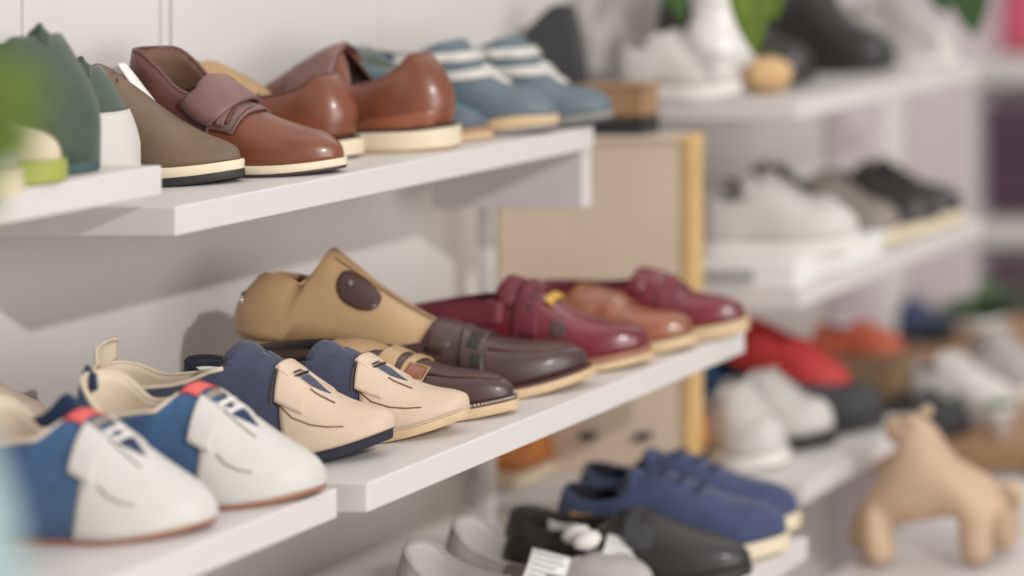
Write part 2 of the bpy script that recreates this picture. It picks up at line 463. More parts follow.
tube('bow', [s.S(.49,.88,-1,6), s.S(.505,.95,-1,9), s.S(.51,1,-1,8), s.S(.49,.95,1,9), s.S(.48,.88,1,6)], 1.8*K, 'maroon_leather', s.root)
s.stitches('dark_leather', [(.56,.38),(.565,.5),(.57,.7),(.575,.95)], off=4.6)
s.place(342,1.118,HT,6); A1 = s

s = Shoe('loafer', 'reddish brown loafer turned heel outwards, left of the other heel-outward loafer', L=200, bw=37, hw=34, ww=33,
         top=((0,75),(.05,76),(.10,73),(.2,62),(.4,54),(.5,52)), vamp=((.48,60),(.6,56),(.8,44),(1,26)), throat=(.42,.54), hr=.24, sole=((0,24),(.4,21),(1,15)), spring=5,
         upper='brown_leather', lining='brown_lining', hlean=.26, hb=7, lean=.3)
s.soles([('outsole','dark_sole',0,.1,4),('midsole','cream_sole',.1,.9,9),('welt','dark_sole',.9,1,5)])
s.rim('maroon_leather', 1.8)
s.seam('seam','maroon_leather',[(.0,.25),(.05,.24),(.12,.27),(.2,.2),(.25,.05)])
s.flap('tongue', ['tan_lining','tan_lining'], [(92,72),(112,88),(140,104),(160,113),(170,108)], [24,27,27,25,18], curl=.55, th=5)
tube('tongue_edge', [Vector(p)*K for p in ((168,22,94),(171,14,106),(173,0,112),(171,-14,106),(168,-22,94))], 3.5*K, 'mauve_leather', s.root)
s.place(351,1.178,HT,184,au=0); A2 = s

s = Shoe('loafer', 'reddish brown loafer turned heel outwards on layered cream sole, beside the blue boot', L=255, bw=38, hw=35, ww=33,
         top=((0,87),(.05,88),(.09,84),(.18,70),(.34,55),(.45,52)), vamp=((.42,108),(.5,104),(.68,82),(.85,56),(1,28)), throat=(.40,.49), hr=.22, sole=((0,29),(.5,25),(1,16)), spring=5,
         upper='brown_leather', lining='brown_lining', hlean=.3, hb=7, lean=.3)
s.soles([('outsole','gum_sole',0,.12,5),('midsole','cream_sole',.12,.9,8),('welt','dark_sole',.9,1,4)])
s.rim('mauve_leather', 1.8, ue=.445)
s.patch('vamp_panel','mauve_leather', .47, lambda q: .68, .30, off=.6, th=1.5)
s.patch('strap','maroon_leather', lambda q: .54, lambda q: .66, .2, (-1,), off=2.0, th=2.0, q1=.62)
s.patch('heel_counter','cognac_leather', 0, lambda q: .42-.6*q, .0, off=.5, th=1.0, q1=.22, nq=5)
s.place(450,1.218,HT,183,au=0); B2 = s

s = Shoe('slipper', 'small slipper with grey fleece lining, behind the reddish brown heel', L=175, bw=32, hw=30, ww=30,
         top=((0,100),(.1,98),(.3,78),(.5,70)), vamp=((.48,66),(.7,36),(1,14)), throat=(.46,.58), sole=((0,17),(1,15)), spring=2,
         upper='teal_cloth', lining='fleece')
s.soles([('outsole','gum_sole',0,.55,6),('midsole','brown_wood',.55,1,5)])
s.patch('toe_panel','floral_cloth', lambda q: .62, .995, .0, off=.6, th=1.2, q1=.8)
g = grid('fleece_lining', lambda a,b: Vector((18+92*a+4*math.sin(b*30), (b*2-1)*27*math.sin(PI*min(.95,a+.12))**.5, 88-14*a+7*math.sin(PI*b)+1.6*math.sin(a*57+b*31)))*K, 30, 16, 'fleece', s.root); solid(g,.004)
s.place(486,1.262,HT,5); E1 = s

def blue_boot(label, px, d, phi, solemat, wav):
    sl = ((0,16),(.5,15),(.85,23),(1,17)) if wav else ((0,16),(.5,14),(1,15))
    s = Shoe('ankle_boot', label, L=236, bw=37, hw=33, ww=33, top=((0,90),(.1,86),(.28,88),(.45,104)),
             vamp=((.42,118),(.50,108),(.58,83),(.68,54),(.78,39),(.88,33),(1,24)), throat=(.44,.505), sole=sl, spring=7,
             upper='slate_leather', lining='slate_dark', lean=.2, cat='boot', group='blue buckled ankle boots', hlean=.05)
    if wav: s.soles([('outsole','grey_sole',0,.35,2),('midsole',solemat,.35,1,3)])
    else: s.soles([('outsole','slate_dark',0,.3,2),('midsole',solemat,.3,1,3)])
    s.band('strap','white_leather', 78, 90, .22)
    s.band('strap','white_leather', 54, 66, .20)
    s.patch('buckle_tab','white_leather', .20, .30, .52, (-1,), off=2.6, th=2.8, q1=.92, nq=6)
    s.patch('lace_strip','white_leather', lambda q: .62, lambda q: .76-.05*(1-q), .90, off=2, th=3, nq=3)
    s.patch('collar','slate_dark', 0.0, lambda q: .30-.05*q, .55, (-1,), off=.8, th=1.6, q1=.99)
    s.seam('seam','slate_dark',[(.46,.1),(.56,.4),(.64,.7),(.68,.95)])
    s.place(px,d,HT,phi); return s
blue_boot('blue-grey boot with white buckle strap and tan sole, next to the brown heel', 555,1.296,3,'gum_sole',True)
blue_boot('blue-grey boot with white straps and grey sole, at the right end of the shelf', 610,1.335,3,'grey_sole',False)

# dark slanted panel on the divider board
bm = bmesh.new(); d0, d1 = 1.441, 1.451
prof = [(496,138),(500,62),(506,54),(548,10),(556,5),(566,3),(572,8),(577,30),(584,70),(587,100),(588,138)]
fr = [bm.verts.new(wp((VX-x)*1.446, d0, (y-VY)*1.446 if y < 138 else 363)) for x,y in prof]; bk = [bm.verts.new(v.co+Vector((0,(d1-d0)*SD,0))) for v in fr]
bm.faces.new(fr); bm.faces.new(bk[::-1])
for k in range(len(fr)): bm.faces.new((fr[k],bk[k],bk[(k+1)%len(fr)],fr[(k+1)%len(fr)]))
bmesh.ops.recalc_face_normals(bm, faces=bm.faces)
o = link('display_wedge', bm, 'charcoal', None, smooth=False); bevel(o,.003); tag(o,'dark grey slanted wedge rising behind the blue-grey boots','display')

# ------------------------------------------------------------------ near upper shelf
def green_boot(label, px, d, H, phi, counter):
    s = Shoe('ankle_boot', label, L=215, bw=40, hw=36, ww=36, top=((0,122),(.05,124),(.2,116),(.5,112)), vamp=((.5,130),(.62,108),(.78,70),(1,36)), throat=(.50,.57),
             sole=((0,9),(1,9)), spring=4, upper='green_suede', lining='dark_lining', lean=.05, hlean=.40, hb=6, hr=.2, cat='boot', group='dark green ankle boots')
    s.soles([('outsole','teal_dark',0,1,0)])
    tube('pull_tab', [Vector(p)*K for p in ((44,0,118),(45,0,134),(49,0,140),(54,0,134),(57,0,116))], 5*K, 'green_suede', s.root)
    if counter: s.patch('heel_counter','white_leather', 0, lambda q: .24-.12*q, .0, off=1.2, th=2, q1=.62)
    s.seam('seam','teal_dark',[(.04,.86),(.15,.85),(.28,.85),(.45,.85)], side=1)
    s.seam('seam','teal_dark',[(.20,.02),(.22,.4),(.30,.75)], side=1)
    s.place(px,d,H,phi,au=0)
    return s
green_boot('dark green ankle boot with pull tab at the left edge of the upper shelf', 90,.966,280,180,False)
green_boot('dark green boot with white heel counter, between its mate and the olive shoe', 128,1.034,HT,180,True)
s = Shoe('slip_on_shoe', 'pale shoe with olive-green sole in front of the green boot', L=190, bw=36, top=((0,52),(.4,48)), vamp=((.4,60),(.7,40),(1,22)), sole=((0,22),(1,20)), spring=2,
         upper='cream_lining', lining='cream_lining', group=None)
s.soles([('outsole','olive_rubber',0,1,4)]); s.place(56,.932,280,2)
s = Shoe('sneaker', 'white high shoe cut off by the left picture edge on the upper shelf', L=230, bw=42, top=((0,80),(.4,78)), vamp=((.4,100),(.6,84),(.8,62),(1,44)), sole=((0,24),(1,22)), spring=3,
         upper='white_leather', lining='white_canvas', tdrop=.6)
s.soles([('outsole','cream_rubber',0,1,3)]); s.place(13,.885,280,2)

# ------------------------------------------------------------------ near lower shelf: blue and white sneakers
def blue_sneaker(label, px, d, phi, tab=False):
    s = Shoe('sneaker', label, L=212, bw=43, hw=34, ww=36, top=((0,118),(.06,112),(.2,84),(.34,88)), vamp=((.40,110),(.49,103),(.60,84),(.73,60),(.86,40),(.94,29),(1,20)), throat=(.38,.46), tr=.32,
             sole=((0,6),(1,5)), spring=6, upper='blue_cloth', lining='cream_lining', lean=.08, hlean=.0, group='blue and white kids sneakers', n=2.15)
    s.soles([('outsole','rust_sole',0,1,1)])
    s.patch('toe_cap','white_leather', lambda q: .585-.06*q+.03*math.sin(PI*q) if q < .86 else .545+.7*(q-.86), 1.0, .0, off=1.4, th=2.0, nu=16, nq=14)
    s.patch('wing','white_leather', lambda q: .535-.05*(q-.4), lambda q: .63-.04*(q-.4), .40, (-1,), off=2.8, th=2.5, q1=.84)
    s.patch('wing','white_leather', lambda q: .535-.05*(q-.4), lambda q: .63-.04*(q-.4), .40, (1,), off=2.8, th=2.5, q1=.84)
    s.patch('coral_tab','coral_patch', .445, .505, .80, off=1.8, th=2)
    s.patch('label_tab','taupe_leather', .525, .55, .84, off=2, th=2.4)
    for k,u in enumerate((.58,.62)):
        loop_lace(s,'lace','white_canvas',u,.86,2.4,4)
    s.patch('tongue_gap','blue_dark', .63, lambda q: .645+.075*(q-.9)/.1, .90, off=2.4, th=1.6, nq=5)
    s.seam('seam','taupe_leather',[(.66,.42),(.70,.37),(.75,.35),(.80,.35)], r=1.0, off=2.4)
    s.seam('seam','taupe_leather',[(.60,.86),(.67,.84),(.75,.82)], r=.9, off=2.4)
    tube('heel_tab', [Vector(p)*K for p in ((1,0,104),(-3,0,122),(0,0,130),(5,0,122),(6,0,108))], 3.5*K, 'blue_dark', s.root)
    s.rim('cream_lining',2.2)
    if tab:
        t = grid('side_tab', lambda a,b: s.S(.14+.22*a,1,1,-1)+Vector((0.006*b,0,.030*b*max(0,1-abs(a*2-1)**1.3))), 14, 5, 'blue_dark', s.root); solid(t,.004,0)
    s.place(px,d,HM,phi); return s
blue_sneaker('blue sneaker with white toe and coral tab, nearest and leftmost on the lower shelf', 211,.928,3,True)
blue_sneaker('blue sneaker with white toe and coral tab, beside the navy and beige shoe', 322,.980,6)
s = Shoe('slip_on_shoe', 'cream slip-on shoe behind the leftmost blue sneaker', L=120, bw=34, top=((0,78),(.4,72)), vamp=((.4,80),(.7,60),(1,40)), sole=((0,12),(1,12)), upper='cream_lining', lining='grey_knit')
s.soles([('outsole','gum_sole',0,1,2)]); s.place(44,1.035,HM,0)

# ------------------------------------------------------------------ middle shelf
def navy_shoe(label, px, d, phi, L, edge, solemat, hi=1.0):
    s = Shoe('slip_on_shoe', label, L=L, bw=39, hw=33, ww=34, top=((0,90*hi),(.05,86*hi),(.16,72*hi),(.3,74*hi),(.46,90*hi)), vamp=((.48,112*hi),(.56,99*hi),(.66,77*hi),(.77,52*hi),(.88,33*hi),(.95,25*hi),(1,18*hi)), throat=(.48,.56), tdrop=.5,
             sole=((0,13),(1,12)), spring=17, tr=.30, upper='navy_cloth', lining=edge if hi == 1.0 else 'navy_dark', lean=.1, hlean=.0, group='navy and beige slip-on shoes')
    if solemat == 'navy_dark': s.soles([('outsole','navy_dark',0,.85,0),('midsole','dark_sole',.85,1,1)])
    else: s.soles([('outsole','gum_sole',0,.8,2),('midsole','beige_leather',.8,1,1.5)])
    s.patch('toe_cap','beige_leather', lambda q: .715-.05*q-.02*math.sin(PI*q), 1.0, .0, off=1.3, th=2, nu=16, nq=14)
    s.patch('wing','beige_leather', lambda q: .655-.08*(q-.45), lambda q: .75-.05*(q-.45), .45, (-1,), off=2.8, th=2.4, q1=.90)
    s.patch('wing','beige_leather', lambda q: .655-.08*(q-.45), lambda q: .75-.05*(q-.45), .45, (1,), off=2.8, th=2.4, q1=.90)
    s.patch('strap','beige_leather', lambda q: .615, lambda q: .66, .80, off=3.2, th=3)
    s.patch('tongue_gap','navy_cloth', .685, lambda q: .70+.08*(q-.90)/.10, .90, off=2.4, th=1.6, nq=5)
    loop_lace(s,'lace','navy_dark',.672,.86,1.8,3.5)
    s.flap('tongue',['navy_cloth','navy_dark'],[(.565*L,98*hi),(.53*L,111*hi),(.495*L,120*hi),(.47*L,122*hi)],[22,26,26,18],curl=.5,th=5)
    s.seam('seam','brown_lining',[(.665,.45),(.72,.37),(.78,.34),(.83,.33),(.88,.33)], r=.9, off=2.2)
    s.seam('seam','brown_lining',[(.70,.88),(.75,.85),(.82,.82)], r=.9, off=2.4)
    s.stitches('brown_lining',[(.65,.42),(.635,.6),(.62,.85)], off=4.3)
    s.rim(edge if hi == 1.0 else 'navy_dark',2.4,ue=.475)
    if hi == 1.0: s.flap('heel_tab',['cream_lining','navy_dark'],[(4,92),(0,106),(0,122),(6,130)],[15,15,15,10],curl=.12,th=3)
    else: s.rim('white_canvas',2.6,name='lining_piping',ue=.40,q=.84,off=-6)
    o = s.patch('size_label','white_canvas', .20, .38, .74, (1,), off=-5, th=.6, q1=.86); 
    s.place(px,d,HM,phi); return s
N1 = navy_shoe('navy and beige slip-on with dark sole, right beside the blue sneakers', 392,1.050,8,272,'cream_lining','navy_dark')
N2 = navy_shoe('navy and beige slip-on with gum sole, next to the dark brown buckle loafer', 467,1.093,8,275,'white_canvas','gum_sole',.84)

# small dark loafer with tan collar and buckle strap
s = Shoe('loafer', 'small dark brown loafer with tan collar and leather buckle strap', L=270, bw=34, hw=31, ww=30, top=((0,68),(.2,70),(.45,62)), vamp=((.5,68),(.6,54),(.7,43),(.8,36),(.9,30),(1,21)), throat=(.46,.54),
         sole=((0,16),(1,14)), spring=6, tr=.28, upper='dark_leather', lining='dark_lining', n=2.5)
s.soles([('outsole','gum_sole',0,.78,5),('welt','maroon_leather',.78,1,3.5)]); s.welt('white_leather',1.2,3.2)
s.flap('collar', ['tan_leather','tan_leather'], [(156,66),(140,76),(120,84),(100,88),(86,88)], [30,33,34,31,24], curl=.62, th=4)
s.patch('saddle','tan_leather', lambda q: .50+.03*q, lambda q: .60-.02*q, .35, off=1.6, th=2.2)
s.patch('strap','tan_leather', lambda q: .615, lambda q: .645, .5, off=2.2, th=2.5)
s.patch('buckle','cognac_leather', .635, .70, .46, (-1,), off=3.2, th=3, q1=.74, label='reddish leather buckle patch')
s.seam('buckle_frame','tan_leather',[(.63,.44),(.705,.44),(.705,.76),(.63,.76),(.63,.44)], r=1.6, off=4)
s.seam('apron_seam','maroon_leather',[(.70,.66),(.78,.68),(.86,.70),(.92,.76),(.95,.9),(.955,1)], r=1.3, off=.8)
s.place(513,1.131,HM,8); P2 = s

# big dark brown penny loafer
s = Shoe('loafer', 'large dark brown penny loafer with natural sole, tan shoe tucked into it', L=275, bw=44, hw=34, ww=34, top=((0,58),(.2,52),(.45,58)), vamp=((.47,78),(.52,72),(.58,61),(.68,50),(.81,41),(.9,34),(1,25)), throat=(.46,.52),
         sole=((0,14),(1,12)), spring=14, tr=.30, upper='dark_leather', lining='dark_lining', n=2.7)
s.soles([('outsole','gum_sole',0,.85,10),('welt','maroon_leather',.85,1,5)]); s.welt('mauve_leather',1.0,4)
s.patch('strap','dark_leather', lambda q: .575-.03*q, lambda q: .66-.02*q, .12, off=2.2, th=2.6)
s.patch('strap_slot','dark_lining', .585,.625,.52,off=3.6,th=1.2,q1=.9)
s.flap('tongue', ['dark_leather','dark_lining'], [(162,72),(148,82),(133,88),(124,91)], [30,33,33,29], curl=.6, th=4)
s.patch('buckle','dark_lining', .61,.645,.25,(-1,),off=3.8,th=2.2,q1=.45)
for sd in (-1,1): s.seam('apron_seam','maroon_leather',[(.66,.62),(.75,.64),(.84,.66),(.90,.74),(.935,.88),(.94,1)], r=1.6, off=.6, side=sd)
s.place(587,1.194,HM,20); P1 = s

# tan slip-on lying over them
s = Shoe('slip_on_shoe', 'tan leather slip-on with dark oval patch, lying tilted across the dark loafers', L=242, bw=34, hw=36, ww=33, top=((0,62),(.06,70),(.15,69),(.28,60)), vamp=((.27,110),(.33,102),(.53,71),(.75,44),(1,22)), throat=(.25,.285), hr=.22, hb=7,
         sole=((0,6),(1,5)), spring=4, tr=.3, upper='tan_leather', lining='tan_lining', n=2.7, lean=.3, hlean=.10)
s.soles([('outsole','tan_leather',0,1,-5)])
s.disc('oval_patch','dark_leather',.49,.56,.098,.23,-1,1.5,2.2, p=2.5)
s.disc('rivet','metal',.445,.58,.008,.03,-1,3.0,2)
s.seam('edge_stitch','brown_lining',[(.42,.8),(.44,.6),(.46,.55)], r=.6)
s.seam('seam','brown_lining',[(.34,.78),(.5,.86),(.66,.9),(.8,.9)], r=.8)
s.rim('tan_leather',1.8,ue=.262)
tube('heel_ring', [Vector((4-2*math.sin(a), -14+6*math.cos(a), 44+9*math.sin(a)))*K for a in [2*PI*i/14 for i in range(15)]], 1.3*K, 'metal', s.root)
s.place(472,1.174,HM,14,pitch=10,lift=37,roll=-8); TAN = s

# burgundy group
s = Shoe('boat_shoe', 'burgundy boat shoe with tan sole and gold eyelet strap, beside the dark loafer', L=275, bw=40, hw=33, ww=32, top=((0,58),(.1,62),(.25,68),(.48,74)), vamp=((.48,98),(.54,88),(.64,64),(.75,46),(.86,37),(1,27)), throat=(.465,.53),
         sole=((0,22),(.6,18),(1,16)), spring=8, upper='burgundy_leather', lining='burgundy_suede', n=2.6)
s.soles([('outsole','gum_sole',0,.55,6),('midsole','rust_sole',.55,1,3)])
s.flap('tongue', ['burgundy_suede','burgundy_suede'], [(150,98),(140,107),(129,113),(120,116)], [28,30,29,24], curl=.6, th=4)
s.patch('saddle','burgundy_suede', lambda q: .50, lambda q: .61-.03*q, .15, off=1.6, th=2.4)
for q in (.5,.66,.82): s.disc('eyelet','dark_lining',.56,q,.008,.035,-1,3.0,1.2,14)
s.patch('gold_strap','yellow_tab', .60,.63,.74,off=3,th=3)
s.disc('side_patch','dark_leather',.68,.40,.03,.14,-1,1.5,2)
s.patch('heel_strap','burgundy_suede', 0.02, lambda q:.46, .62, (-1,), off=1.0, th=1.8, q1=.98)
s.rim('burgundy_suede',2.5,ue=.42)
s.place(648,1.247,HM,12)

s = Shoe('loafer', 'glossy cognac brown loafer between two burgundy shoes', L=250, bw=36, hw=32, ww=31, top=((0,60),(.3,54),(.45,60)), vamp=((.54,70),(.61,62),(.7,45),(.82,35),(1,25)), throat=(.52,.58), sole=((0,17),(1,14)), spring=8,
         upper='cognac_leather', lining='tan_lining', n=2.5)
s.soles([('outsole','gum_sole',0,1,7)])
s.flap('tongue', ['cognac_leather','tan_lining'], [(158,66),(147,75),(135,81),(124,84),(116,86)], [28,32,33,31,26], curl=.62, th=6)
s.patch('strap','cognac_leather', lambda q: .63, lambda q: .70, .2, off=2, th=2.6)
s.place(692,1.288,HM,9)

s = Shoe('loafer', 'glossy burgundy loafer at the far right end of the middle shelf', L=255, bw=36, hw=32, ww=31, top=((0,58),(.3,54),(.5,58)), vamp=((.53,80),(.60,70),(.70,47),(.8,38),(.89,33),(1,25)), throat=(.51,.57), sole=((0,20),(.7,18),(1,17)), spring=8,
         upper='burgundy_leather', lining='burgundy_suede', n=2.5, tr=.3)
s.soles([('outsole','gum_sole',0,1,6)])
s.flap('tongue', ['burgundy_leather','burgundy_suede'], [(156,78),(147,86),(136,91),(127,93)], [26,30,31,26], curl=.6, th=5)
s.patch('strap','burgundy_suede', lambda q: .63, lambda q: .70, .2, off=2, th=2.6)
s.place(744,1.325,HM,8)

# ------------------------------------------------------------------ low shelf
def flat_shoe(label, px, d, phi, L=235, up='grey_knit', li='grey_knit_lining'):
    s = Shoe('ballet_flat', label, L=L, bw=38, hw=32, ww=31, top=((0,90),(.06,84),(.2,58),(.38,42),(.58,36),(.66,38)), vamp=((.6,52),(.75,46),(1,26)), throat=(.56,.74), sole=((0,12),(1,9)), spring=4,
             upper=up, lining=li, lean=.05, hlean=.1, group='grey ballet flats', cat='shoe')
    s.soles([('outsole','grey_sole',0,1,1)]); s.rim(up,2.6)
    s.place(px,d,HB,phi); return s
f = flat_shoe('grey ballet flat with a knot at its heel, foremost on the low shelf', 612,1.185,6)
lathe('heel_knot', [(0.001,-.012),(.009,-.008),(.012,0),(.008,.009),(.001,.012)], 'taupe_leather', f.root, 12, (-.006,-.012,.05))
f = flat_shoe('grey ballet flat with puffy bow, between the other flat and the black shoe', 652,1.232,6)
for a in (-1,1):
    lathe('bow', [(0.001,-.012),(.012,-.008),(.016,0),(.012,.008),(.001,.012)], 'white_canvas', f.root, 12, (.158+.012*a,-.012*a-.01,.078))
s = Shoe('ballet_flat', 'cream ballet flat at the lower left, just rising into the picture', L=215, bw=36, top=((0,62),(.3,40),(.6,36)), vamp=((.6,48),(1,26)), throat=(.56,.72), sole=((0,12),(1,9)), upper='white_canvas', lining='grey_knit_lining', group='grey ballet flats')
s.soles([('outsole','grey_sole',0,1,1)]); s.place(560,1.135,HB,4)
s = Shoe('slip_on_shoe', 'flat black leather slip-on beside the navy shoes on the low shelf', L=285, bw=40, hw=35, ww=35, top=((0,82),(.06,78),(.2,62),(.4,60)), vamp=((.42,84),(.55,76),(.7,57),(.85,40),(1,25)), throat=(.40,.5), sole=((0,14),(1,12)), spring=4,
         upper='black_leather', lining='dark_lining', n=2.5)
s.soles([('outsole','black_rubber',0,1,2)]); s.rim('black_leather',3)
s.disc('side_emblem','charcoal',.60,.50,.045,.2,-1,1.4,1.6)
s.patch('strap','charcoal', .52,.57,.35,off=1.6,th=2.2)
s.patch('insole_label','white_canvas', .12, .24, .70, (1,), off=-5, th=.6, q1=.9)
s.place(750,1.266,HB,8)
def navy_sneaker(label, px, d, phi, tabm):
    s = Shoe('sneaker', label, L=275, bw=42, hw=34, ww=35, top=((0,78),(.2,64),(.36,72)), vamp=((.36,98),(.46,92),(.58,76),(.72,57),(.86,45),(1,33)), throat=(.34,.42), sole=((0,22),(1,20)), spring=6, tr=.3,
             upper='denim_navy', lining='navy_dark', group='navy canvas sneakers')
    s.soles([('outsole','cream_rubber',0,1,4)])
    s.flap('tongue',['denim_navy','navy_dark'],[(112,94),(98,108),(88,116),(84,114)],[24,28,28,22],curl=.5,th=5)
    s.patch('heel_patch',tabm, .10,.20,.35,(-1,),off=1.5,th=2,q1=.75)
    for u in (.46,.54,.62): loop_lace(s,'lace','navy_dark',u,.8,2,3)
    s.place(px,d,HB,phi); return s
navy_sneaker('navy sneaker with yellow patch, directly behind the black slip-on', 786,1.312,8,'yellow_tab')
navy_sneaker('navy sneaker at the far end of the low shelf', 797,1.356,7,'denim_navy')
s = None
def price_tag(label, px, py, d, yaw):
    r = thing('price_tag', label, 'price tag', 'white price tags', pix(px,py,d))
    g = grid('card', lambda a,b: Vector(((a-.5)*.044, -.004*math.sin(PI*b), (b-.5)*.050)), 4, 8, 'paper', r); solid(g,.0008,0)
    for k in range(5):
        w = (.030,.034,.026,.034,.018)[k]
        box('print_line', (-.017,-.0052-.002*math.sin(PI*(.75-k*.1)),.016-k*.007), (-.017+w,-.0046-.002*math.sin(PI*(.75-k*.1)),.0178-k*.007), 'print_grey', r, 0)
    r.rotation_euler = (math.radians(-40),math.radians(28),math.radians(yaw))
price_tag('white price tag on the foremost grey flat', 545,572,1.19,40)
price_tag('white price tag between the bow flat and the black shoe', 620,557,1.235,40)
# ------------------------------------------------------------------ divider board and things beyond it
r = thing('divider_board', 'tall beige divider board with yellow wooden front edge', 'divider', None, wp(1800,1.44,850))
box('panel', wp(1948,1.44,205*1.0+162)-r.location, wp(1680,1.452,850)-r.location, 'beige_board', r)
box('edge_post', wp(1681,1.438,363)-r.location, wp(1665,1.453,850)-r.location, 'yellow_wood', r, .003)
box('rail', wp(1948,1.436,363)-r.location, wp(1681,1.456,372)-r.location, 'beige_board', r)
for X in (1735,1815): lathe('hole_plug', [(.001,-.004),(.011,-.004),(.011,.004),(.001,.004)], 'dark_lining', r, 16, tuple(wp(X,1.438,(436+117)*1.438)-r.location))
r = thing('wooden_box', 'brown wooden box with black base, on top of the beige board', 'box', None, wp(1800,1.446,363))
L0 = r.location
box('base', wp(1828,1.436,363)-L0, wp(1732,1.456,336)-L0, 'black_rubber', r, .003)
box('body', wp(1828,1.436,336)-L0, wp(1734,1.456,296)-L0, 'brown_wood', r, .003)
box('lid', wp(1830,1.435,296)-L0, wp(1731,1.457,290)-L0, 'brown_wood', r, .002)

def trainer(label, px, d, H, phi=6, L=250, up='white_leather', sole='white_canvas', lining='grey_knit', hi=1.0, name='sneaker', strap=None, toe=None, cat='shoe', st=22, group=None, lift=0, pitch=0):
    s = Shoe(name, label, L=L, bw=41, hw=35, ww=35, top=((0,80*hi),(.2,68*hi),(.36,78*hi)), vamp=((.36,108*hi),(.46,100*hi),(.58,80*hi),(.72,60*hi),(.86,48),(1,34)), throat=(.34,.42), sole=((0,st),(1,st-3)), spring=6, tr=.3,
             upper=up, lining=lining, nu=20, nq=8, cat=cat, group=group)
    s.soles([('outsole',sole,0,1,4)])
    s.flap('tongue',[up,lining],[(.42*L,100*hi),(.37*L,114*hi),(.33*L,122*hi)],[24,27,22],curl=.5,th=5)
    for u in (.46,.54,.62): loop_lace(s,'lace',strap or up,u,.8,2,3)
    if toe: s.patch('toe_cap',toe,.76,.99,.03,off=1.4,th=2)
    s.place(px,d,H,phi,lift=lift,pitch=pitch); return s
# upper far shelf
r = thing('pitcher', 'blurred white ceramic pitcher on the far upper shelf', 'pitcher', None, pix(718,323.5/1.565-117,1.565)); r.rotation_euler = (0,0,PI*.8)
body = lathe('body', [(.001,0),(.044,0),(.052,.02),(.054,.055),(.046,.09),(.034,.115),(.036,.14),(.044,.16),(.040,.16),(.032,.14),(.030,.115),(.001,.1)], 'ceramic', r)
tube('handle', [(.040,0,.13),(.07,0,.13),(.08,0,.1),(.07,0,.06),(.05,0,.05)], .006, 'ceramic', r)
s = trainer('blurred white shoe beside the pitcher on the far upper shelf', 738,1.512,HT,6,165,hi=.8)
r = thing('gourd', 'small round peach-orange gourd in front of the black boots', 'gourd', None, pix(768,323.5/1.545-117,1.545))
grid('body', lambda a,b: Vector(((.034+.0015*math.cos(8*2*PI*b))*math.sin(PI*a)*math.cos(2*PI*b),(.034+.0015*math.cos(8*2*PI*b))*math.sin(PI*a)*math.sin(2*PI*b),.028*(1-math.cos(PI*a)))), 14, 48, 'peach_skin', r)
tube('stalk', [(0,0,.053),(.002,0,.060),(.006,0,.066)], .004, 'stem', r)
def black_boot(label, px, d, phi):
    s = Shoe('tall_boot', label, L=235, bw=40, hw=36, ww=36, top=((0,150),(.3,150),(.46,150)), vamp=((.46,160),(.56,118),(.68,74),(.84,52),(1,36)), throat=(.46,.52), sole=((0,22),(1,18)), upper='black_leather', lining='dark_lining', cat='boot', nu=20, nq=8, group='black boots on the far shelf')
    s.soles([('outsole','black_rubber',0,1,3)])
    s.patch('strap','charcoal',lambda q:.3,lambda q:.36,.5,(-1,),off=2,th=3,q1=.98)
    s.place(px,d,HT,phi); return s
black_boot('blurred black boot behind the peach-orange gourd', 812,1.60,4)
black_boot('blurred black boot with its toe furthest right on the far shelf', 893,1.725,4)
trainer('blurred white shoe right of the black boots', 955,1.775,HT,4,190,hi=1.1)
r = thing('flowerpot', 'small terracotta pot behind the black boots', 'flowerpot', None, pix(858,323.5/1.765-117,1.765))
lathe('pot', [(.001,0),(.026,0),(.034,.055),(.038,.056),(.038,.07),(.033,.07),(.030,.05),(.001,.05)], 'terracotta', r)
grid('soil', lambda a,b: Vector((.029*a*math.cos(2*PI*b),.029*a*math.sin(2*PI*b),.06)), 4, 18, 'soil', r)

def leaf_bm(bm, base, dirv, up, L, W, bend=.3, seg=8):
    dirv = dirv.normalized(); sidev = dirv.cross(up).normalized(); upv = sidev.cross(dirv)
    rows = []
    for i in range(seg+1):
        t = i/seg; w = W*math.sin(PI*t**.8)**.8*.5 if 0 < t < 1 else W*.015
        c = base + dirv*L*t - upv*bend*L*t*t
        rows.append([bm.verts.new(c+sidev*w*k + upv*abs(k)*w*.25) for k in (-1,-.5,0,.5,1)])
    for i in range(seg):
        for k in range(4): bm.faces.new((rows[i][k],rows[i+1][k],rows[i+1][k+1],rows[i][k+1]))
def add_leaf(root, base, dirv, L, W, bend=.3, m='leaf', up=Vector((0,0,1))):
    bm = bmesh.new(); leaf_bm(bm, Vector(base), Vector(dirv), up, L, W, bend)
    o = link('leaf', bm, m, root); solid(o,.0012,0); return o
# high shelf with trailing plants (leaves hang into view)
shelf('wall_shelf', 'topmost far shelf above the picture, with plants trailing from it', 1590, 1.50, 1.80, -150)
def trailing(label, px, d, ends, m, X=None, ln=.3):
    Xp = 1640
    r = thing('trailing_plant', label, 'plant', 'plants trailing from the top far shelf', wp((VX-px)*d, d, -150))
    lathe('pot', [(.001,0),(.035,0),(.05,.09),(.055,.09),(.055,.1),(.045,.1),(.04,.06),(.001,.06)], 'terracotta', r)
    for (dx,dz,L,W) in ends:
        p = [(0,0,.08),(dx*.3,-.03,.13),(dx*.7,-.065,.10),(dx,-.07,dz+L*.9)]
        tube('stem', p, .003, 'stem', r, 6)
        add_leaf(r, (dx,-.07,dz+L), (0.08,-.05,-1), L, W, .02, m, Vector((0,-1,0.1)))
        add_leaf(r, (dx*.8,-.068,dz+L*1.5), (.6 if dx>0 else -.6,-.1,-.8), L*.7, W*.8, .02, m, Vector((0,-1,0.1)))
    return r
def zat(py,d): return (-150-(py+117)*d)*K
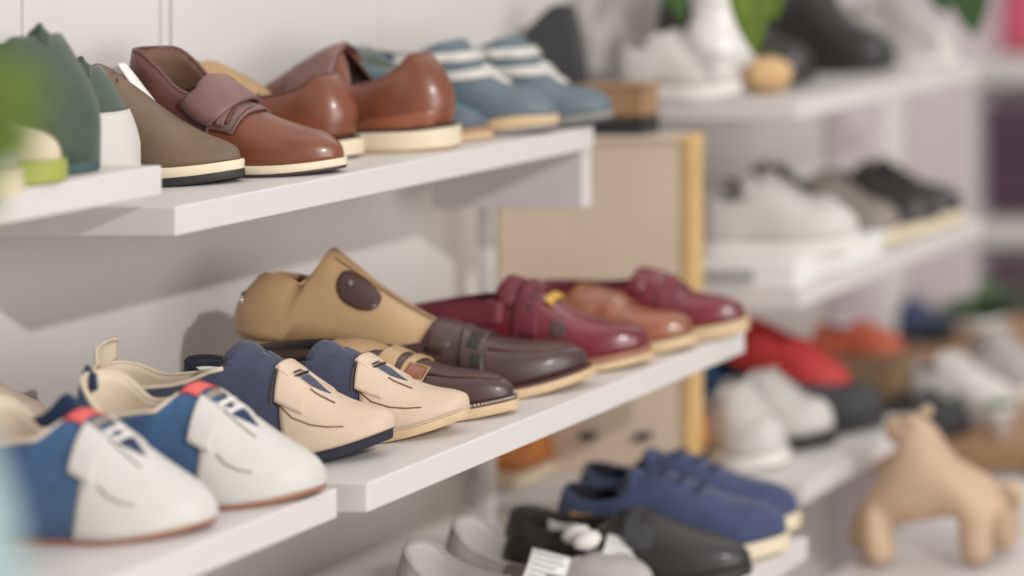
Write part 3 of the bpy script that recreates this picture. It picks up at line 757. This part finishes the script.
trailing('trailing plant whose bright leaf hangs before the black boots', 775,1.49,[(0,zat(52,1.49),.16,.06),(.03,zat(20,1.49),.12,.05)],'leaf')
trailing('trailing plant with small leaf above the white pitcher', 705,1.49,[(0,zat(22,1.49),.10,.035),(-.02,zat(6,1.49),.1,.04)],'leaf_dark')
trailing('trailing plant at the right end of the top far shelf', 958,1.74,[(.0,zat(12,1.74),.12,.07),(.05,zat(34,1.74),.14,.07)],'leaf_dark')

# middle far shelf
r = thing('shoe_box', 'flat white shoe box with grey label under the white high sneakers', 'box', None, wp(1640,1.5,HM))
L0 = r.location
box('tray', wp(1768,1.487,HM)-L0, wp(1568,1.62,HM-30)-L0, 'paper', r, .002)
box('lid', wp(1770,1.485,HM-18)-L0, wp(1566,1.622,HM-37)-L0, 'paper', r, .002)
box('box_label', wp(1700,1.4835,HM-8)-L0, wp(1628,1.4855,HM-26)-L0, 'print_grey', r, 0)
trainer('white high sneaker on the flat box, toe pointing right', 858,1.535,HM,6,225,hi=.88,group='white high sneakers',lift=37)
trainer('white high sneaker behind its mate on the flat box', 845,1.582,HM,4,210,hi=.85,group='white high sneakers',lift=37)
trainer('dark brown-black shoe behind the white high sneakers', 852,1.632,HM,6,205,up='black_leather',sole='charcoal',lining='dark_lining',hi=1.2)
trainer('taupe shoe with pale toe beside the dark shoe on the middle far shelf', 899,1.668,HM,6,190,up='taupe_leather',sole='cream_rubber',lining='brown_lining')
trainer('black shoe with pale sole between the taupe shoe and its mate on the far shelf', 938,1.715,HM,6,230,up='black_leather',sole='cream_rubber',lining='dark_lining',hi=.9,group='black shoes on the middle far shelf')
trainer('black shoe furthest right on the middle far shelf', 962,1.76,HM,6,240,up='black_leather',sole='cream_rubber',lining='dark_lining',hi=.95,group='black shoes on the middle far shelf')

# low far shelf
HF = 850; HQ = 950
trainer('orange shoe at the foot of the beige board', 714,1.470,HF,2,80,up='orange_leather',sole='black_rubber',lining='dark_lining',hi=.75)
trainer('white sneaker at the front left of the low far shelf', 774,1.450,HF,-32,150,hi=.9,group='white sneakers on the low far shelf')
trainer('white sneaker beside the black trainer on the low far shelf', 832,1.512,HF,-6,180,hi=.9,group='white sneakers on the low far shelf',sole='black_rubber')
trainer('blue trainer with mint sole behind the white sneaker', 756,1.572,HF,2,100,up='blue_cloth',sole='mint_rubber',lining='blue_dark',hi=1.2)
trainer('black trainer with black sole behind the white sneakers', 882,1.562,HF,6,215,up='charcoal',sole='black_rubber',lining='dark_lining',hi=.85)
s = Shoe('slip_on_shoe','long red slip-on shoe propped toe down among the trainers', L=195, bw=36, top=((0,50),(.4,44)), vamp=((.4,62),(.7,48),(1,28)), sole=((0,12),(1,10)), upper='red_cloth', lining='red_cloth', nu=20, nq=8)
s.soles([('outsole','red_cloth',0,1,2)]); s.place(842,1.562,HF,4,pitch=24,lift=40)
trainer('dark blue trainer under the red slip-on', 790,1.585,HF,2,160,up='blue_dark',sole='black_rubber',lining='dark_lining',hi=1.0)
r = thing('wicker_basket', 'tan wicker basket at the back of the brown table', 'basket', None, pix(858,HQ/1.76-117,1.76))
grid('body', lambda a,b: Vector(((.078+.014*a)*math.copysign(abs(math.cos(2*PI*b))**.6,math.cos(2*PI*b)),(.05+.01*a)*math.copysign(abs(math.sin(2*PI*b))**.6,math.sin(2*PI*b)),.125*a)), 8, 40, 'wicker', r).modifiers.new('t','SOLIDIFY').thickness = .004
grid('bottom', lambda a,b: Vector((.078*a*math.copysign(abs(math.cos(2*PI*b))**.6,math.cos(2*PI*b)),.05*a*math.copysign(abs(math.sin(2*PI*b))**.6,math.sin(2*PI*b)),.003)), 4, 40, 'wicker', r)
tube('rim', [Vector((.094*math.copysign(abs(math.cos(t))**.6,math.cos(t)),.062*math.copysign(abs(math.sin(t))**.6,math.sin(t)),.126)) for t in [2*PI*i/40 for i in range(41)]], .006, 'wicker', r)
s = Shoe('slipper','coral-red slipper standing in the tan wicker basket', L=160, bw=36, top=((0,70),(.3,58),(.5,62)), vamp=((.46,84),(.7,66),(1,40)), sole=((0,12),(1,12)), upper='coral_cloth', lining='terracotta', nu=20, nq=8)
s.soles([('outsole','cream_rubber',0,1,2)]); s.place(904,1.76,HQ,0,lift=92)

trainer('small orange shoe left of its bigger neighbour, under the middle shelf', 546,1.428,HF,2,60,up='orange_leather',sole='cream_rubber',lining='tan_lining',hi=.5)
# ------------------------------------------------------------------ display table with the wooden animal
HTB = 985
r = thing('display_table', 'low white display table under the wooden animal', 'table', None, wp(1300,1.5,1500))
L0 = r.location
box('tabletop', wp(1452,1.392,HTB)-L0, wp(1120,1.655,HTB+26)-L0, 'shelf_white', r, .003)
for X in (1440,1135):
    for d in (1.40,1.64): box('leg', wp(X+10,d,HTB+26)-L0, wp(X-10,d+.01,1500)-L0, 'shelf_white', r, .002)
r = thing('wooden_animal', 'pale carved wooden animal figure standing on the white table', 'figurine', None, pix(925,HTB/1.455-117,1.455))
def skin(name, verts, edges, m, parent, sub=2):
    me = bpy.data.meshes.new(name); me.from_pydata([v[:3] for v in verts], edges, []); me.materials.append(M[m])
    o = bpy.data.objects.new(name, me); C.objects.link(o); o.parent = parent
    md = o.modifiers.new('skin','SKIN'); md.use_smooth_shade = True
    for i,v in enumerate(verts):
        me.skin_vertices[0].data[i].radius = (v[3], v[4] if len(v) > 4 else v[3])
    me.skin_vertices[0].data[0].use_root = True
    sb = o.modifiers.new('sub','SUBSURF'); sb.levels = sub; sb.render_levels = sub
    return o
skin('body', [(-.02,0,.098,.046,.044),(.05,0,.106,.044,.044),(.094,0,.112,.038,.036),(-.075,0,.080,.036,.036),(-.020,0,.155,.040,.038),(-.010,0,.188,.032,.030),(-.036,0,.192,.024),(-.056,0,.186,.018),
      (-.100,.026,.045,.026),(-.103,.028,.004,.025),(-.058,-.026,.045,.022),(-.046,-.030,.004,.020),(.100,.028,.05,.027),(.104,.030,.004,.026),(.084,-.026,.05,.024),(.092,-.030,.004,.022)],
     [(0,1),(1,2),(0,3),(0,4),(4,5),(5,6),(6,7),(3,8),(8,9),(3,10),(10,11),(2,12),(12,13),(2,14),(14,15)], 'pale_wood', r)
for sd in (-1,1): skin('ear', [(-.010,.018*sd,.204,.011),(-.008,.024*sd,.212,.010),(-.006,.028*sd,.217,.006)], [(0,1),(1,2)], 'pale_wood', r)
skin('tail', [(.118,0,.112,.010),(.134,0,.100,.008),(.138,0,.075,.005)], [(0,1),(1,2)], 'pale_wood', r)

# ------------------------------------------------------------------ far table in the aisle with shoes, plant
HQ = 950
r = thing('display_table', 'brown wooden table far back, crowded with shoes and plants', 'table', None, wp(1700,2.0,1500))
L0 = r.location
box('tabletop', wp(1935,1.68,HQ)-L0, wp(1360,2.2,HQ+36)-L0, 'brown_wood', r, .004)
for X in (1915,1380):
    for d in (1.69,2.18): box('leg', wp(X+14,d,HQ+36)-L0, wp(X-14,d+.014,1500)-L0, 'dark_wood', r, .002)
trainer('blurred white sneaker on the brown table, right of the dark shoe', 1014,1.775,HQ,6,175,hi=1.0)
trainer('blurred dark shoe at the front of the brown table', 968,1.725,HQ,6,120,up='charcoal',sole='dark_sole',lining='dark_lining',hi=.6)
trainer('blurred brown shoe on the brown table', 945,1.82,HQ,6,110,up='cognac_leather',sole='gum_sole',lining='tan_lining',hi=.8)
trainer('blurred mustard shoe on the brown table', 912,1.88,HQ,6,100,up='gold_yellow',sole='gum_sole',lining='tan_lining',hi=.9)
trainer('blurred navy shoe at the back of the brown table', 955,2.08,HQ,6,150,up='denim_navy',sole='charcoal',lining='navy_dark',hi=.7)
trainer('blurred grey shoe at the right of the brown table', 1045,1.86,HQ,6,130,up='grey_knit',sole='white_canvas')
def pot_plant(label, base, m, R, nl, hgt, lf=.09):
    r = thing('potted_plant', label, 'plant', None, base)
    lathe('pot', [(.001,0),(.03,0),(.042,.07),(.046,.07),(.046,.085),(.038,.085),(.034,.06),(.001,.06)], 'ceramic', r)
    grid('soil', lambda a,b: Vector((.036*a*math.cos(2*PI*b),.036*a*math.sin(2*PI*b),.072)), 4, 18, 'soil', r)
    for k in range(nl):
        a = 2*PI*k/nl*1.618; e = .35+.5*random.random()
        add_leaf(r, (.01*math.cos(a),.01*math.sin(a),.07+hgt*random.random()), (math.cos(a),math.sin(a),e), lf, lf*.45, .35, m)
    return r
pot_plant('blurred small potted plant at the back of the brown table', pix(985,HQ/2.0-117,2.0), 'leaf_dark', .05, 16, .05)
pot_plant('blurred small green plant at the front of the brown table', pix(1000,HQ/1.72-117,1.72), 'leaf_dark', .03, 9, .01, .05).scale = (.6,.6,.6)

# far shelving unit at right
r = thing('shelving_unit', 'blurred white shelving unit with purple goods at the right edge', 'shelf', None, wp(2200,2.62,1500))
L0 = r.location
for H in (460,880,1400): box('board', wp(2296,2.60,H)-L0, wp(1500,2.95,H+62)-L0, 'shelf_white', r, .003)
for X in (2296,1520): box('side_panel', wp(X,2.605,-300)-L0, wp(X-20,2.95,1500)-L0, 'lilac_board', r, .002)
box('back_panel', wp(2290,2.94,-300)-L0, wp(1520,2.96,1500)-L0, 'lilac_board', r, .002)
def poster(label, x0, x1, y0, y1, d, m):
    w = thing('garment', label, 'garment', 'purple garments in the far unit', pix((x0+x1)/2, y1, d))
    a = (x1-x0)*d*K; h = (y1-y0)*d*K
    g = grid('cloth', lambda u,v: Vector(((u-.5)*a, .012*math.sin(u*22)*(.4+.6*(1-v)), v*h)), 40, 12, m, w); solid(g,.004,0)
    tube('hanger', [(-a*.35,0,h*.99),(0,0,h*1.02),(a*.35,0,h*.99)], .004, 'metal', w)
for k in range(3):
    x = 988+k*26
    poster(['purple garment leftmost in the upper bay of the far unit','purple garment second in the upper bay of the far unit','purple garment third in the upper bay of the far unit'][k], x, x+24, 106, 208, 2.63, 'purple_cloth')
    poster(['purple garment leftmost in the lower bay of the far unit','purple garment second in the lower bay of the far unit','purple garment third in the lower bay of the far unit'][k], x, x+24, 262, 386, 2.63, 'purple_cloth')
trainer('blurred pink shoe on top board of the far unit', 1062,2.70,460,6,150,up='pink_cloth',sole='rust_sole',lining='pink_cloth',hi=2.2)
pot_plant('blurred leafy plant on the top board of the far unit', pix(982,460/2.72-117,2.72), 'leaf', .05, 14, .1, .085)

# ------------------------------------------------------------------ tall plant near the lens, left
r = thing('plinth', 'white plinth under the pale teal vase, below the picture', 'plinth', None, wp(1035,.52,1500))
box('body', (-.12,-.12,0), (.12,.12,.86), 'shelf_white', r, .003)
box('top_slab', (-.13,-.13,.86), (.13,.13,.88), 'shelf_white', r, .003)
r = thing('vase_plant', 'bright green plant in pale teal vase close to the viewer at the left edge', 'plant', None, wp(1035,.52,620))
L0 = r.location
lathe('vase', [(.001,0),(.050,0),(.066,.10),(.068,.20),(.060,.285),(.050,.322),(.044,.322),(.052,.28),(.001,.26)], 'pale_teal', r, 40)
grid('soil', lambda a,b: Vector((.048*a*math.cos(2*PI*b),.048*a*math.sin(2*PI*b),.285)), 4, 18, 'soil', r)
tip = pix(-60,120,.52)-L0
tube('stem', [(0,0,.3),(.0,0,.36),(tip.x*.6,tip.y,tip.z*.85),tuple(tip)], .004, 'stem', r)
for (px,py,qx,qy,W) in ((-50,130,46,84,.046),(-50,150,44,140,.046),(-55,100,24,60,.03),(-60,160,-10,220,.03)):
    a = pix(px,py,.52)-L0; b = pix(qx,qy,.52)-L0
    add_leaf(r, a, b-a, (b-a).length, W, .05, 'leaf', Vector((.2,-1,.3)))
    tube('petiole', [tuple(tip), tuple((tip+a)/2+Vector((0,0,.004))), tuple(a)], .002, 'stem', r, 6)

# ------------------------------------------------------------------ light
def area(name, loc, target, size, power, col=(1,1,1), sy=None):
    l = bpy.data.lights.new(name,'AREA'); l.energy = power; l.size = size; l.color = col
    if sy: l.shape = 'RECTANGLE'; l.size_y = sy
    o = bpy.data.objects.new(name,l); C.objects.link(o); o.location = loc
    o.rotation_euler = (Vector(target)-Vector(loc)).to_track_quat('-Z','Y').to_euler(); return o
tgt = Vector((-1.7,2.3,1.0))
area('spot_light', tgt+Vector((4.3,-2.58,2.1)), tgt, .13, 104, (1,.985,.97), .13)
area('fill_light', (2.8,.3,1.3), (-1.7,2.9,1.0), 2.6, 69, (1,.985,.965), 1.8)  # soft frontal fill, added to brighten the wall under the upper shelves
area('ceiling_light', (-.9,2.6,3.6), (-.9,2.6,0), 2.2, 16, (1,.98,.955), 3.0)
area('ceiling_light_far', (-1.2,5.0,3.6), (-1.4,5.0,0), 2.0, 22, (1,.98,.955), 2.0)
w = bpy.data.worlds.new('world'); bpy.context.scene.world = w; w.use_nodes = True
w.node_tree.nodes['Background'].inputs[0].default_value = (1,.985,.955,1); w.node_tree.nodes['Background'].inputs[1].default_value = .46

cam = bpy.data.cameras.new('camera'); co = bpy.data.objects.new('camera', cam); C.objects.link(co)
co.location = (0,0,EYE); co.rotation_euler = (PI/2,0,0)
cam.sensor_width = 36; cam.lens = 36*FPX/1024; cam.shift_x = (512-VX)/1024; cam.shift_y = -(288-VY)/1024
cam.dof.use_dof = True; cam.dof.focus_distance = 2.14; cam.dof.aperture_fstop = 1.25
cam.clip_start = .05
sc = bpy.context.scene; sc.camera = co
sc.view_settings.view_transform = 'Standard'; sc.view_settings.look = 'None'; sc.view_settings.gamma = 1; sc.view_settings.use_curve_mapping = False
sc.view_settings.exposure = 0.15
